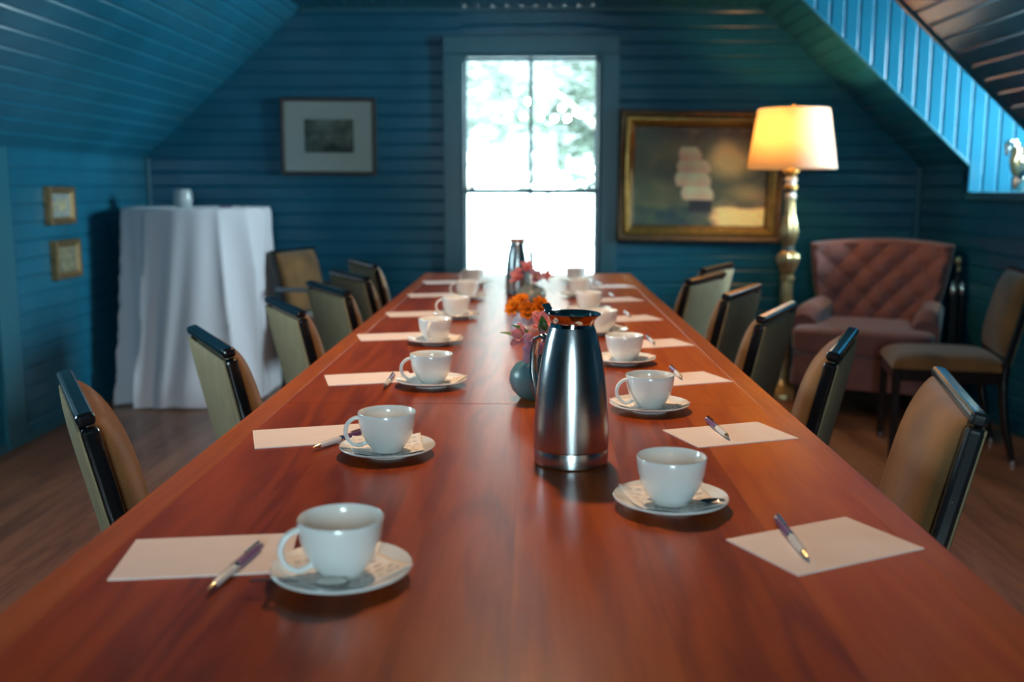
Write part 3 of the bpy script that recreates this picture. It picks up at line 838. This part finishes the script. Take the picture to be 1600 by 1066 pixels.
def flower(base, head, dirv, size, mat, label, cat, group, petals=6, name='flower', leaves=(), cup=.35, rings=1):
    """base = stem foot in the vase, head = flower centre, dirv = facing"""
    base, head = Vector(base), Vector(head)
    root = empty(name, base, 0, label, cat, group)
    h = head - base
    q = Vector(dirv).normalized().to_track_quat('Z', 'Y').to_matrix().to_4x4()
    MB().tube([(0, 0, 0), h * .4 + Vector((0, 0, .01)), h * .8, h], .0016, 8).build('stem', M['leaf'], root)
    p = MB()
    for r in range(rings):
        for i in range(petals):
            petal(p, 1.25 * size * (1 - .22 * r), 1.25 * size * .66, TR(*h) @ q @ RZ(2 * PI * i / petals + r * .5) @ RY(-.3 - .45 * (i % 2) * (rings == 1) - .5 * r), cup)
    p.build('petals', mat, root, smooth=80, solid=.0006)
    s = MB()
    for i in range(5):
        a = 2 * PI * i / 5
        s.tube([h, h + q.to_3x3() @ Vector((math.cos(a) * size * .12, math.sin(a) * size * .12, size * .55))], [.0006, .0010], 6)
    s.build('stamens', M['yellow'], root)
    for (p0, p1, w) in leaves:
        p0, p1 = Vector(p0) - base, Vector(p1) - base
        d = p1 - p0; side = d.cross(Vector((0, -.5, 1))).normalized()
        l = MB(); up = side.cross(d).normalized()
        l.grid(lambda u, v: p0 + d * u + side * (w * (v - .5) * math.sin(PI * min(1, .06 + .94 * u)) ** .8) + up * (.012 * math.sin(PI * u) + .10 * w * (2 * v - 1) ** 2), 10, 4)
        l.build('leaf', M['leaf'], root, smooth=80, solid=.0006)
    return root
G1 = 'pink flowers in the teal vase'
b1 = (.012, 1.975, TZ + .066)
flower(b1, (-.012, 1.955, .884), (-.5, -.7, .5), .026, M['pink'], 'pink flower at left of teal vase with two pointed green leaves', 'flower', G1, name='alstroemeria',
       leaves=[((-.004, 1.965, .862), (-.062, 1.950, .897), .015), ((.004, 1.965, .868), (-.040, 1.945, .913), .014)])
flower(b1, (.006, 1.945, .868), (-.1, -.9, .1), .030, M['lilac'], 'pale lilac flower low at the front of teal vase', 'flower', G1, name='alstroemeria')
flower(b1, (.034, 1.96, .880), (.2, -.8, .4), .030, M['lilac'], 'lilac pink flower close beside the steel carafe', 'flower', G1, name='alstroemeria')
flower(b1, (.020, 1.985, .902), (0, -.5, .8), .028, M['pink'], 'upper pink flower of teal vase below the upright leaf', 'flower', G1, name='alstroemeria',
       leaves=[((.022, 1.96, .893), (.020, 1.955, .932), .019)])
flower(b1, (.048, 1.985, .906), (.5, -.5, .6), .028, M['pink'], 'pink flower behind the carafe lid lever', 'flower', G1, name='alstroemeria')
G2 = 'orange flowers in the pale vase'
b2 = (-.013, 2.80, TZ + .035)
flower(b2, (-.043, 2.785, .842), (-.5, -.6, .5), .026, M['orange'], 'orange flower leaning left out of pale vase', 'flower', G2, 8, 'orange_blossom', rings=2)
flower(b2, (-.028, 2.80, .858), (-.2, -.4, .9), .024, M['orange'], 'topmost orange flower of pale vase', 'flower', G2, 8, 'orange_blossom', rings=2)
flower(b2, (-.010, 2.775, .838), (0, -.9, .3), .025, M['orange'], 'orange flower at the front middle of pale vase', 'flower', G2, 8, 'orange_blossom', rings=2)
flower(b2, (.020, 2.79, .845), (.4, -.6, .5), .027, M['orange'], 'orange flower leaning right out of pale vase', 'flower', G2, 8, 'orange_blossom', rings=2)
G3 = 'pink flowers in the grey vase'
b3 = (-.002, 3.62, TZ + .055)
flower(b3, (-.038, 3.60, .856), (-.6, -.5, .5), .034, M['pink'], 'pink flower leaning left out of grey green vase', 'flower', G3, name='alstroemeria')
flower(b3, (-.015, 3.61, .880), (-.1, -.4, .9), .032, M['pink'], 'tallest pink flower of grey green vase', 'flower', G3, name='alstroemeria')
flower(b3, (.014, 3.60, .858), (.2, -.8, .4), .032, M['lilac'], 'lilac flower at the middle of grey green vase', 'flower', G3, name='alstroemeria')
flower(b3, (.040, 3.61, .858), (.7, -.4, .5), .030, M['pink'], 'pink flower leaning right out of grey green vase', 'flower', G3, name='alstroemeria',
       leaves=[((.030, 3.61, .846), (.058, 3.60, .852), .014)])

# ------------------------------------------------------------------ draped cocktail table
CX, CY = -1.905, 5.685
ct = empty('cocktail_table', (CX, CY, 0), 0, 'tall round table hidden under the white cloth', 'table')
MB().lathe([(.375, 1.042), (.38, 1.047), (.38, 1.061), (.375, 1.066)], 48).build('tabletop', M['dark_wood'], ct)
MB().lathe([(.03, .04), (.03, 1.045)], 20).build('pole', M['black_rubber'], ct)
MB().lathe([(.25, .012), (.25, .03), (.04, .06)], 32).build('base', M['black_rubber'], ct)
def fold(t):
    a = t + .22 * math.sin(3 * t + 1) + .1 * math.sin(7 * t)
    return .75 * (1 - 2 * abs(math.sin(5.5 * a + .6)) ** .75) + .45 * math.sin(8 * a + 2) + .18 * math.sin(19 * t)
def cloth_pt(u, v):
    t = 2 * PI * u
    if v < .22:                                  # flat top, rounded edge
        r = .402 * (v / .22) ** .8 if v > 0 else 1e-4
        z = 1.0715 + (.0008 * math.sin(5 * t) if v > .05 else 0)
        return (r * math.cos(t), r * math.sin(t), z)
    k = (v - .22) / .78
    z = 1.0715 - k * 1.0655
    fo = fold(t + .25 * k * math.sin(3 * t))
    amp = .007 + .062 * k ** .7
    r = .407 + .055 * k ** 1.2 + amp * fo * .8
    r += .06 * max(0, math.cos(t + PI * .53)) ** 2 * k ** 2   # pools out towards the room
    x, y = r * math.cos(t), r * math.sin(t)
    x = max(x, XL + .045 - CX + .008 * fo); y = min(y, YB - .045 - CY)
    x = min(x, .408 - .02 * min(1, k * 3))
    if k > .93: z = max(.004, .006 + .012 * (1 + math.sin(11 * t)) * (k - .93) / .07)
    return (x, y, z)
cl = MB().grid(cloth_pt, 260, 64, cu=True).build('tablecloth', M['linen'], smooth=80, solid=.002)
cl.location = (CX, CY, 0)
tag(cl, 'floor length white tablecloth draped over the tall round corner table', 'tablecloth')
vg = MB().lathe([(1e-4, .003), (.040, .003), (.042, 0), (.048, .01), (.052, .04), (.050, .075), (.043, .100), (.041, .100), (.047, .072), (.049, .04), (.044, .012), (1e-4, .010)], 32, caps=False).build('glass_votive', M['frosted'], smooth=60)
vg.location = (-1.955, 5.60, 1.0735); tag(vg, 'small frosted glass votive on the white draped table', 'votive')
pn = place(pen0, (-1.66, 5.52, 1.0735), D2R(10), 'pen lying on the white draped corner table', 'pen', 'pens away from the long table')

# ------------------------------------------------------------------ floor lamp
lp = empty('floor_lamp', (1.444, 5.65, 0), 0, 'gilt floor lamp with a lit cream shade beside the armchair', 'lamp')
MB().lathe([(.15, 0), (.155, .01), (.15, .03), (.10, .05), (.05, .07), (.035, .10)], 40).build('base', M['gilt_silver'], lp)
flute = lambda t, z: 1 + .07 * math.cos(14 * t)
MB().lathe([(.034, .10), (.030, .14), (.030, .50), (.033, .62), (.030, .66)], 84, rad=lambda t, z: 1 + .05 * math.cos(12 * t)).build('column', M['gilt_silver'], lp)
MB().lathe([(.030, .655), (.040, .665), (.040, .685), (.030, .695)], 32).build('collar', M['gilt_silver'], lp)
MB().lathe([(.028, .69), (.034, .71), (.050, .745), (.062, .78), (.058, .805), (.040, .825), (.028, .835)], 112, rad=flute).build('melon_knop', M['gilt_silver'], lp)
MB().lathe([(.028, .832), (.034, .838), (.034, .850), (.026, .856)], 32).build('band', M['grey_band'], lp)
MB().lathe([(.025, .854), (.034, .875), (.047, .91), (.048, .945), (.038, .99), (.028, 1.04), (.024, 1.10), (.026, 1.13)], 112, rad=flute).build('baluster', M['gilt_silver'], lp)
MB().lathe([(.030, 1.128), (.032, 1.135), (.028, 1.15), (.020, 1.156)], 32).build('band', M['pen_white'], lp)
MB().lathe([(.026, 1.155), (.026, 1.172)], 32).build('band', M['black_rubber'], lp)
MB().lathe([(.030, 1.170), (.040, 1.178), (.040, 1.192), (.030, 1.198)], 32).build('disc', M['gilt'], lp)
MB().lathe([(.028, 1.197), (.026, 1.215), (.034, 1.222), (.034, 1.232), (.026, 1.24)], 32).build('neck', M['pen_white'], lp)
MB().lathe([(.026, 1.238), (.030, 1.262), (.046, 1.268), (.046, 1.278), (.014, 1.284), (.012, 1.33)], 32).build('cup', M['gilt'], lp)
MB().tube([(0, 0, 1.32), (0, 0, 1.40)], .014, 16).build('socket', M['gilt'], lp)
MB().ball((-.02, -.01, 1.45), .03, 10).build('bulb', M['lamp_bulb'], lp)
hp = MB()
for sx in (-1, 1): hp.tube([(0, 0, 1.33), (sx * .06, 0, 1.37), (sx * .07, 0, 1.5), (sx * .03, 0, 1.6), (0, 0, 1.615)], .002, 6)
hp.build('harp', M['gilt'], lp)
MB().lathe([(.242, 1.286), (.2425, 1.288), (.193, 1.610), (.1915, 1.610), (.240, 1.2885), (.242, 1.286)], 64, caps=False).build('lamp_shade', M['shade'], lp, smooth=50)
sp_ = MB()
for a in (0, PI * 2 / 3, PI * 4 / 3): sp_.tube([(0, 0, 1.606), (.192 * math.cos(a), .192 * math.sin(a), 1.603)], .002, 6)
sp_.build('shade_spider', M['gilt'], lp)
MB().lathe([(.004, 1.605), (.010, 1.617), (.007, 1.622), (.011, 1.632), (.004, 1.640)], 16).build('finial', M['gilt'], lp)

# ------------------------------------------------------------------ tufted armchair
am = empty('armchair', (1.833, 5.384, 0), D2R(154), 'tufted dusty rose velvet wing armchair in the right corner', 'armchair')
def tuft(p, q):
    """0 at a button, 1 on the pillow between them (diamond tufting)"""
    a, b = p + q, p - q
    da, db = abs(a - round(a)), abs(b - round(b))
    crease = min(da, db)
    btn = math.hypot(da, db)
    return min(1, (crease / .38) ** .55) * .45 + min(1, (btn / .5)) * .55
def back_outline(v):
    """half width of the back at height v (0..1)"""
    return .275 + .105 * v ** .8 + (.012 * math.sin(PI * v))
def arm_back(u, v, front):
    s = 2 * u - 1
    w = back_outline(v)
    x = w * s
    z = .40 + .49 * v + (.022 * (1 - s * s) * v)
    if v > .93: z -= .02 * ((v - .93) / .07) ** 2
    y = -.27 - .16 * v + .17 * abs(s) ** 3.2 * (.45 + .55 * v)       # wings come forward
    if front:
        edge = min(1, (1 - abs(s)) / .10) * min(1, (1 - v) / .07)
        y += .05 * min(1, max(0, edge)) ** .5 + .034 * tuft(s * 2.3 + .0, v * 3.0 + .5) * min(1, edge)
    else:
        y -= .075 + .02 * (1 - s * s)
    return (x, y, z)
bk = MB(); nu, nv = 120, 90
bk.grid(lambda u, v: arm_back(u, v, True), nu, nv)
bk.grid(lambda u, v: arm_back(u, v, False), nu, nv)
bk.grid(lambda u, v: arm_back(u, 1, v < .5), nu, 1); bk.grid(lambda u, v: arm_back(0, u, v < .5), nv, 1); bk.grid(lambda u, v: arm_back(1, u, v < .5), nv, 1); bk.grid(lambda u, v: arm_back(u, 0, v < .5), nu, 1)
bko = bk.build('backrest', M['rose'], am, smooth=60)
k = 0
for i in range(-6, 7):
    for j in range(0, 8):
        # buttons sit where both (p+q) and (p-q) are whole numbers
        p, q = i / 2, j / 2
        if (i + j) % 2: continue
        s, v = p / 2.3, (q - .5) / 3.0
        if abs(s) > .86 or v < .12 or v > .90: continue
        P = Vector(arm_back((s + 1) / 2, v, True))
        MB().ball(P + Vector((0, .004, 0)), (.010, .006, .010), 6).build('button', M['rose'], bko)
def rbox(w, d, h, c, n=5, mat=None):
    mb = MB()
    def fn(u, v):
        a = 2 * PI * u; b = PI * (v - .5)
        se = lambda t, e: math.copysign(abs(t) ** e, t)
        e = 2 / n
        cb = se(math.cos(b), e)
        return (c[0] + w / 2 * cb * se(math.cos(a), e), c[1] + d / 2 * cb * se(math.sin(a), e), c[2] + h / 2 * se(math.sin(b), e))
    return mb.grid(fn, 72, 36, cu=True)
rbox(.70, .66, .15, (0, .11, .395), 6).build('seat_cushion', M['rose'], am, smooth=70)
ap = MB()
def apron(u, v):
    t = 2 * PI * u; e = .22
    se = lambda q: math.copysign(abs(q) ** e, q)
    f = 1 + .03 * (1 - v)
    return (.335 * f * se(math.cos(t)), .075 + .345 * f * se(math.sin(t)) , .165 + .165 * v)
ap.grid(apron, 96, 6, cu=True); ap.grid(lambda u, v: (.33 * (2 * u - 1), .075 + .34 * (2 * v - 1), .325), 1, 1)
ap.build('seat_base', M['rose'], am, smooth=60)
for sx in (-1, 1):
    a = MB()
    def sec(u, v):
        t = 2 * PI * u
        # cross-section in XZ swept front to back; roll on top
        y = -.24 + .50 * v
        zt = .575 - .01 * v; drop = .05 * max(0, (v - .8) / .2) ** 2
        X = .062 * math.cos(t); Zc = math.sin(t)
        if Zc > 0: z = zt - .06 - drop + .062 * Zc
        else: z = zt - .06 - drop + Zc * (zt - .06 - drop - .18); X *= (1 - .30 * abs(Zc) ** .8 * (1 if abs(Zc) < .98 else 1))
        return (sx * (.290 + .012 * v) + X * (.95 + .1 * v), y, z)
    a.grid(sec, 36, 12, cu=True)
    for v in (0, 1): a.add([sec(i / 36, v) for i in range(36)], [tuple(range(36))])
    a.build('armrest', M['rose'], am, smooth=50)
for sx in (-1, 1):
    for (y, t) in ((.36, .02), (-.22, -.05)):
        MB().tube([(sx * .29, y, .20), (sx * .295, y + t * .4, .10), (sx * .30, y + t, 0)], [.026, .022, .014], 12).build('leg', M['dark_wood'], am)

# slim stand behind the armchair
st = empty('fire_iron_stand', (2.312, 5.43, 0), 0, 'slim dark stand of rods with pale metal tops behind the armchair', 'stand')
MB().lathe([(.038, 0), (.038, .012), (.03, .03), (.010, .06)], 24).build('base', M['grey_band'], st)
MB().tube([(0, .018, .05), (0, .018, .80)], .008, 10).build('pole', M['black_rubber'], st)
MB().ball((0, .018, .79), (.022, .022, .03), 8).ball((.006, .018, .745), (.014, .014, .02), 8).build('finial', M['gilt_silver'], st)
MB().box((0, .01, .655), (.06, .02, .012)).build('crossbar', M['grey_band'], st, smooth=0)
for dx in (-.026, .024):
    rr = empty('rod', (0, 0, 0)); rr.parent = st
    MB().tube([(dx, 0, .22), (dx, 0, .60)], [.006, .010], 10).build('shaft', M['black_rubber'], rr)
    MB().lathe([(.010, .60), (.016, .62), (.016, .645), (.010, .665), (.006, .68)], 14, TR(dx, 0, 0)).build('handle', M['silver'], rr)

# ------------------------------------------------------------------ pictures
def frame_mesh(w, h, prof):
    """mitred frame in XZ, face to -Y. prof = [(inset from outer edge, y)]"""
    mb = MB(); vs = []
    for (i, y) in prof:
        for sx, sz in ((-1, -1), (1, -1), (1, 1), (-1, 1)):
            vs.append((sx * (w / 2 - i), y, sz * (h / 2 - i)))
    fs = []
    for k in range(len(prof) - 1):
        for c in range(4):
            d = (c + 1) % 4
            fs.append((k * 4 + c, k * 4 + d, (k + 1) * 4 + d, (k + 1) * 4 + c))
    return mb.add(vs, fs)
def painted(name, w, h, nu, nv, fn, mat, parent, y):
    mb = MB().grid(lambda u, v: ((u - .5) * w, y, (v - .5) * h), nu, nv)
    o = mb.build(name, mat, parent, smooth=0)
    ca_ = o.data.color_attributes.new('paint', 'FLOAT_COLOR', 'POINT')
    for j in range(nv + 1):
        for i in range(nu + 1):
            ca_.data[j * (nu + 1) + i].color = (*fn(i / nu, j / nv), 1)
    return o
def fbm(x, y, s, o=4): return mnoise.fractal(Vector((x * s, y * s, 3.3)), 1.0, 2.0, o)
def mixc(a, b, t): t = max(0, min(1, t)); return tuple(p + (q - p) * t for p, q in zip(a, b))
def srgb(r, g, b):
    f = lambda c: (c / 255) / 12.92 if c / 255 <= .04045 else ((c / 255 + .055) / 1.055) ** 2.4
    return (f(r), f(g), f(b))
def smooth01(a, b, x): t = max(0, min(1, (x - a) / (b - a))); return t * t * (3 - 2 * t)
def ship(u, v):
    n = fbm(u, v, 3.2); n2 = fbm(u + 5, v, 9)
    c = mixc(srgb(58, 60, 56), srgb(98, 92, 66), .5 + .6 * n)
    c = mixc(c, srgb(48, 40, 38), smooth01(.78, 1.0, v + .06 * n) * .85)
    c = mixc(c, srgb(66, 80, 58), smooth01(.35, 0, u) * .5)
    d = math.hypot((u - .72) / .20, (v - .66) / .20)                 # moonlit cloud
    c = mixc(c, srgb(176, 146, 96), (1 - smooth01(.3, 1.25, d + .3 * n)) * .9)
    c = mixc(c, srgb(140, 122, 96), max(0, n2) * .25)
    d2 = math.hypot((u - .85) / .18, (v - .36) / .10)
    c = mixc(c, srgb(150, 128, 88), (1 - smooth01(.2, 1.2, d2)) * .55)
    hor = .19 + .01 * math.sin(20 * u)
    if v < hor + .02:
        sea = mixc(srgb(44, 58, 62), srgb(70, 78, 60), .5 + n2)
        sea = mixc(sea, srgb(206, 166, 116), smooth01(.56, .66, u + .12 * (v - .1) + .05 * n2) * (.85 + .12 * math.sin(v * 120 + 9 * n2 + 5 * n)))
        c = mixc(c, sea, smooth01(hor + .02, hor - .02, v))
    # hull
    hu = smooth01(.415, .435, u) * smooth01(.605, .585, u) * smooth01(.135, .155, v) * smooth01(.285 - .10 * abs(u - .46), .265 - .10 * abs(u - .46), v)
    c = mixc(c, srgb(44, 42, 46), hu)
    c = mixc(c, srgb(70, 70, 70), .6 * smooth01(.42, .45, u) * smooth01(.61, .58, u) * smooth01(.04, .10, v) * smooth01(.16, .13, v))
    # four tiers of sails, narrowing upward
    for (z0, z1, ul, ur) in ((.265, .415, .385, .600), (.40, .555, .335, .575), (.54, .67, .345, .570), (.66, .80, .355, .500)):
        t = (v - z0) / (z1 - z0)
        if -.05 < t < 1.05:
            bulge = .02 * math.sin(PI * max(0, min(1, t)))
            a = smooth01(ul - bulge - .012, ul - bulge + .01, u) * smooth01(ur + bulge + .012 - .04 * t, ur + bulge - .01 - .04 * t, u) * smooth01(-.02, .06, t) * smooth01(1.02, .94, t)
            sh = .5 + .5 * math.sin(u * 46 + 2 * n)
            c = mixc(c, mixc(srgb(142, 112, 88), srgb(206, 172, 142), .25 + .5 * t + .3 * sh * .5), a)
    return tuple(min(.9, 2.75 * x ** 1.14) for x in c)
pa_ = empty('ship_painting', (1.020, YB - .012, 1.247), 0, 'gilt framed oil painting of a sailing ship left of the lamp', 'painting')
pa_.rotation_euler = (D2R(1.2), D2R(.9), 0)
PW, PH = 1.00, .785
frame_mesh(PW, PH, [(0, 0), (0, -.045), (.012, -.055), (.030, -.050), (.040, -.040)]).build('outer_frame', M['gilt_dark'], pa_, smooth=0, bevel=.003)
frame_mesh(PW, PH, [(.038, -.036), (.046, -.052), (.060, -.056), (.078, -.040), (.088, -.026)]).build('gilt_moulding', M['gilt'], pa_, smooth=30)
frame_mesh(PW, PH, [(.087, -.027), (.092, -.024), (.104, -.016)]).build('slip', M['gilt_dark'], pa_, smooth=0)
painted('canvas', PW - .19, PH - .19, 170, 130, ship, M['art'], pa_, -.018)

def etching(u, v):
    n = fbm(u, v, 6, 5); n2 = fbm(u, v, 22, 3)
    g = .42 + .35 * n + .18 * n2
    g += .35 * smooth01(.55, .9, v) * smooth01(.9, .2, abs(u - .42) * 2)
    g -= .30 * smooth01(.35, .15, v) * smooth01(.1, .5, u)
    g += .25 * smooth01(.06, .0, abs(v - .5 + .05 * n)) * smooth01(.25, .45, u)
    g -= .25 * smooth01(.25, .0, u)
    return mixc(srgb(60, 64, 60), srgb(176, 176, 160), g)
pr = empty('framed_print', (-1.238, YB - .006, 1.490), 0, 'small landscape print in a white mount and brown frame', 'picture')
pr.rotation_euler = (D2R(.8), D2R(.5), 0)
RW, RH = .578, .462
frame_mesh(RW, RH, [(0, 0), (0, -.022), (.010, -.026), (.022, -.022), (.022, -.008)]).build('frame', M['brown_frame'], pr, smooth=0)
MB().box((0, -.008, 0), (RW - .04, .006, RH - .04)).build('mount', M['mat_board'], pr, smooth=0)
painted('print', .300, .200, 90, 60, etching, M['art_print'], pr, -.0125).location = (.004, 0, .003)
MB().box((0, -.017, 0), (RW - .044, .002, RH - .044)).build('glass', M['pane'], pr, smooth=0)

def floral(seed):
    def fn(u, v):
        n = fbm(u + seed, v, 4); d = math.hypot(u - .5, (v - .52) * 1.1)
        c = mixc(srgb(120, 130, 132), srgb(150, 150, 140), .5 + n)
        m = smooth01(.42, .2, d + .2 * fbm(u, v + seed, 7))
        c = mixc(c, srgb(206, 176, 120), m * (.5 + fbm(u + seed, v, 10)))
        return mixc(c, srgb(90, 84, 70), m * max(0, fbm(u, v + 9 + seed, 12)) * 1.2)
    return fn
def dull(u, v):
    n = fbm(u + 7, v, 5)
    return mixc(srgb(84, 88, 80), srgb(142, 128, 96), .5 + .8 * n)
for (y, z, h, fn, lab) in ((4.965, 1.094, .186, floral(2), 'small gilt framed flower picture, upper of two on the left wall'),
                           (4.995, .826, .195, dull, 'small gilt framed dark picture, lower of two on the left wall')):
    root = empty('small_picture', (XL + .002, y, z), PI / 2, lab, 'picture', 'small pictures on the left wall')
    wd = .27
    frame_mesh(wd, h, [(0, 0), (0, -.030), (.006, -.036), (.020, -.034), (.034, -.020), (.040, -.016)]).build('frame', M['bronze'], root, smooth=30)
    MB().box((0, -.009, 0), (wd - .002, .017, h - .002)).build('backing', M['dark_wood'], root, smooth=0)
    painted('picture', wd - .07, h - .07, 50, 40, fn, M['art_print'], root, -.0195)

# ------------------------------------------------------------------ silver ornament on the dormer sill
orn = empty('silver_ornament', (2.462, 5.08, SILL), 0, 'small silver ornament with a curled top on the dormer sill', 'ornament')
body = MB()
body.tube([(-.035, 0, .006), (-.030, 0, .03), (-.012, 0, .075), (.020, 0, .11), (.06, 0, .10), (.085, 0, .06), (.075, 0, .015)], [.022, .036, .044, .05, .048, .04, .03], 18)
body.build('body', M['silver'], orn)
nk = MB(); nk.tube([(-.02, 0, .07), (-.058, 0, .11), (-.072, -.002, .155), (-.062, -.002, .195), (-.072, -.004, .228)], [.024, .020, .017, .018, .022], 14)
nk.build('neck', M['gilt_silver'], orn)
hd = MB(); hd.ball((-.088, -.006, .232), (.032, .024, .026), 10); hd.ball((-.105, -.008, .200), (.012, .011, .024), 8)
for i in range(6): hd.ball((-.088 + .026 * math.cos(i), -.012 + .006 * math.sin(3 * i), .232 + .02 * math.sin(i * 1.1)), .012, 6)
hd.build('head', M['silver'], orn)
wg = MB()
for sgn in (-1, 1): wg.tube([(.0, sgn * .03, .10), (-.022, sgn * .04, .17), (-.030, sgn * .04, .215), (-.005, sgn * .04, .20), (.03, sgn * .038, .15), (.06, sgn * .034, .11)], [.012, .02, .022, .026, .024, .012], 12)
wg.build('wing', M['silver'], orn)
wall_fix = [(-.05, 2.35), (-.05, 4.0)]
for i, (x, y) in enumerate(wall_fix):
    cf = empty('ceiling_light', (x, y, CH - .004), 0, ('round recessed ceiling light over the near half of the table', 'round recessed ceiling light over the far half of the table')[i], 'ceiling light', 'recessed ceiling lights')
    MB().lathe([(.055, -.018), (.075, -.018), (.08, -.010), (.08, 0), (.055, 0), (.055, -.018)], 32, caps=False).build('trim_ring', M['fixture'], cf)
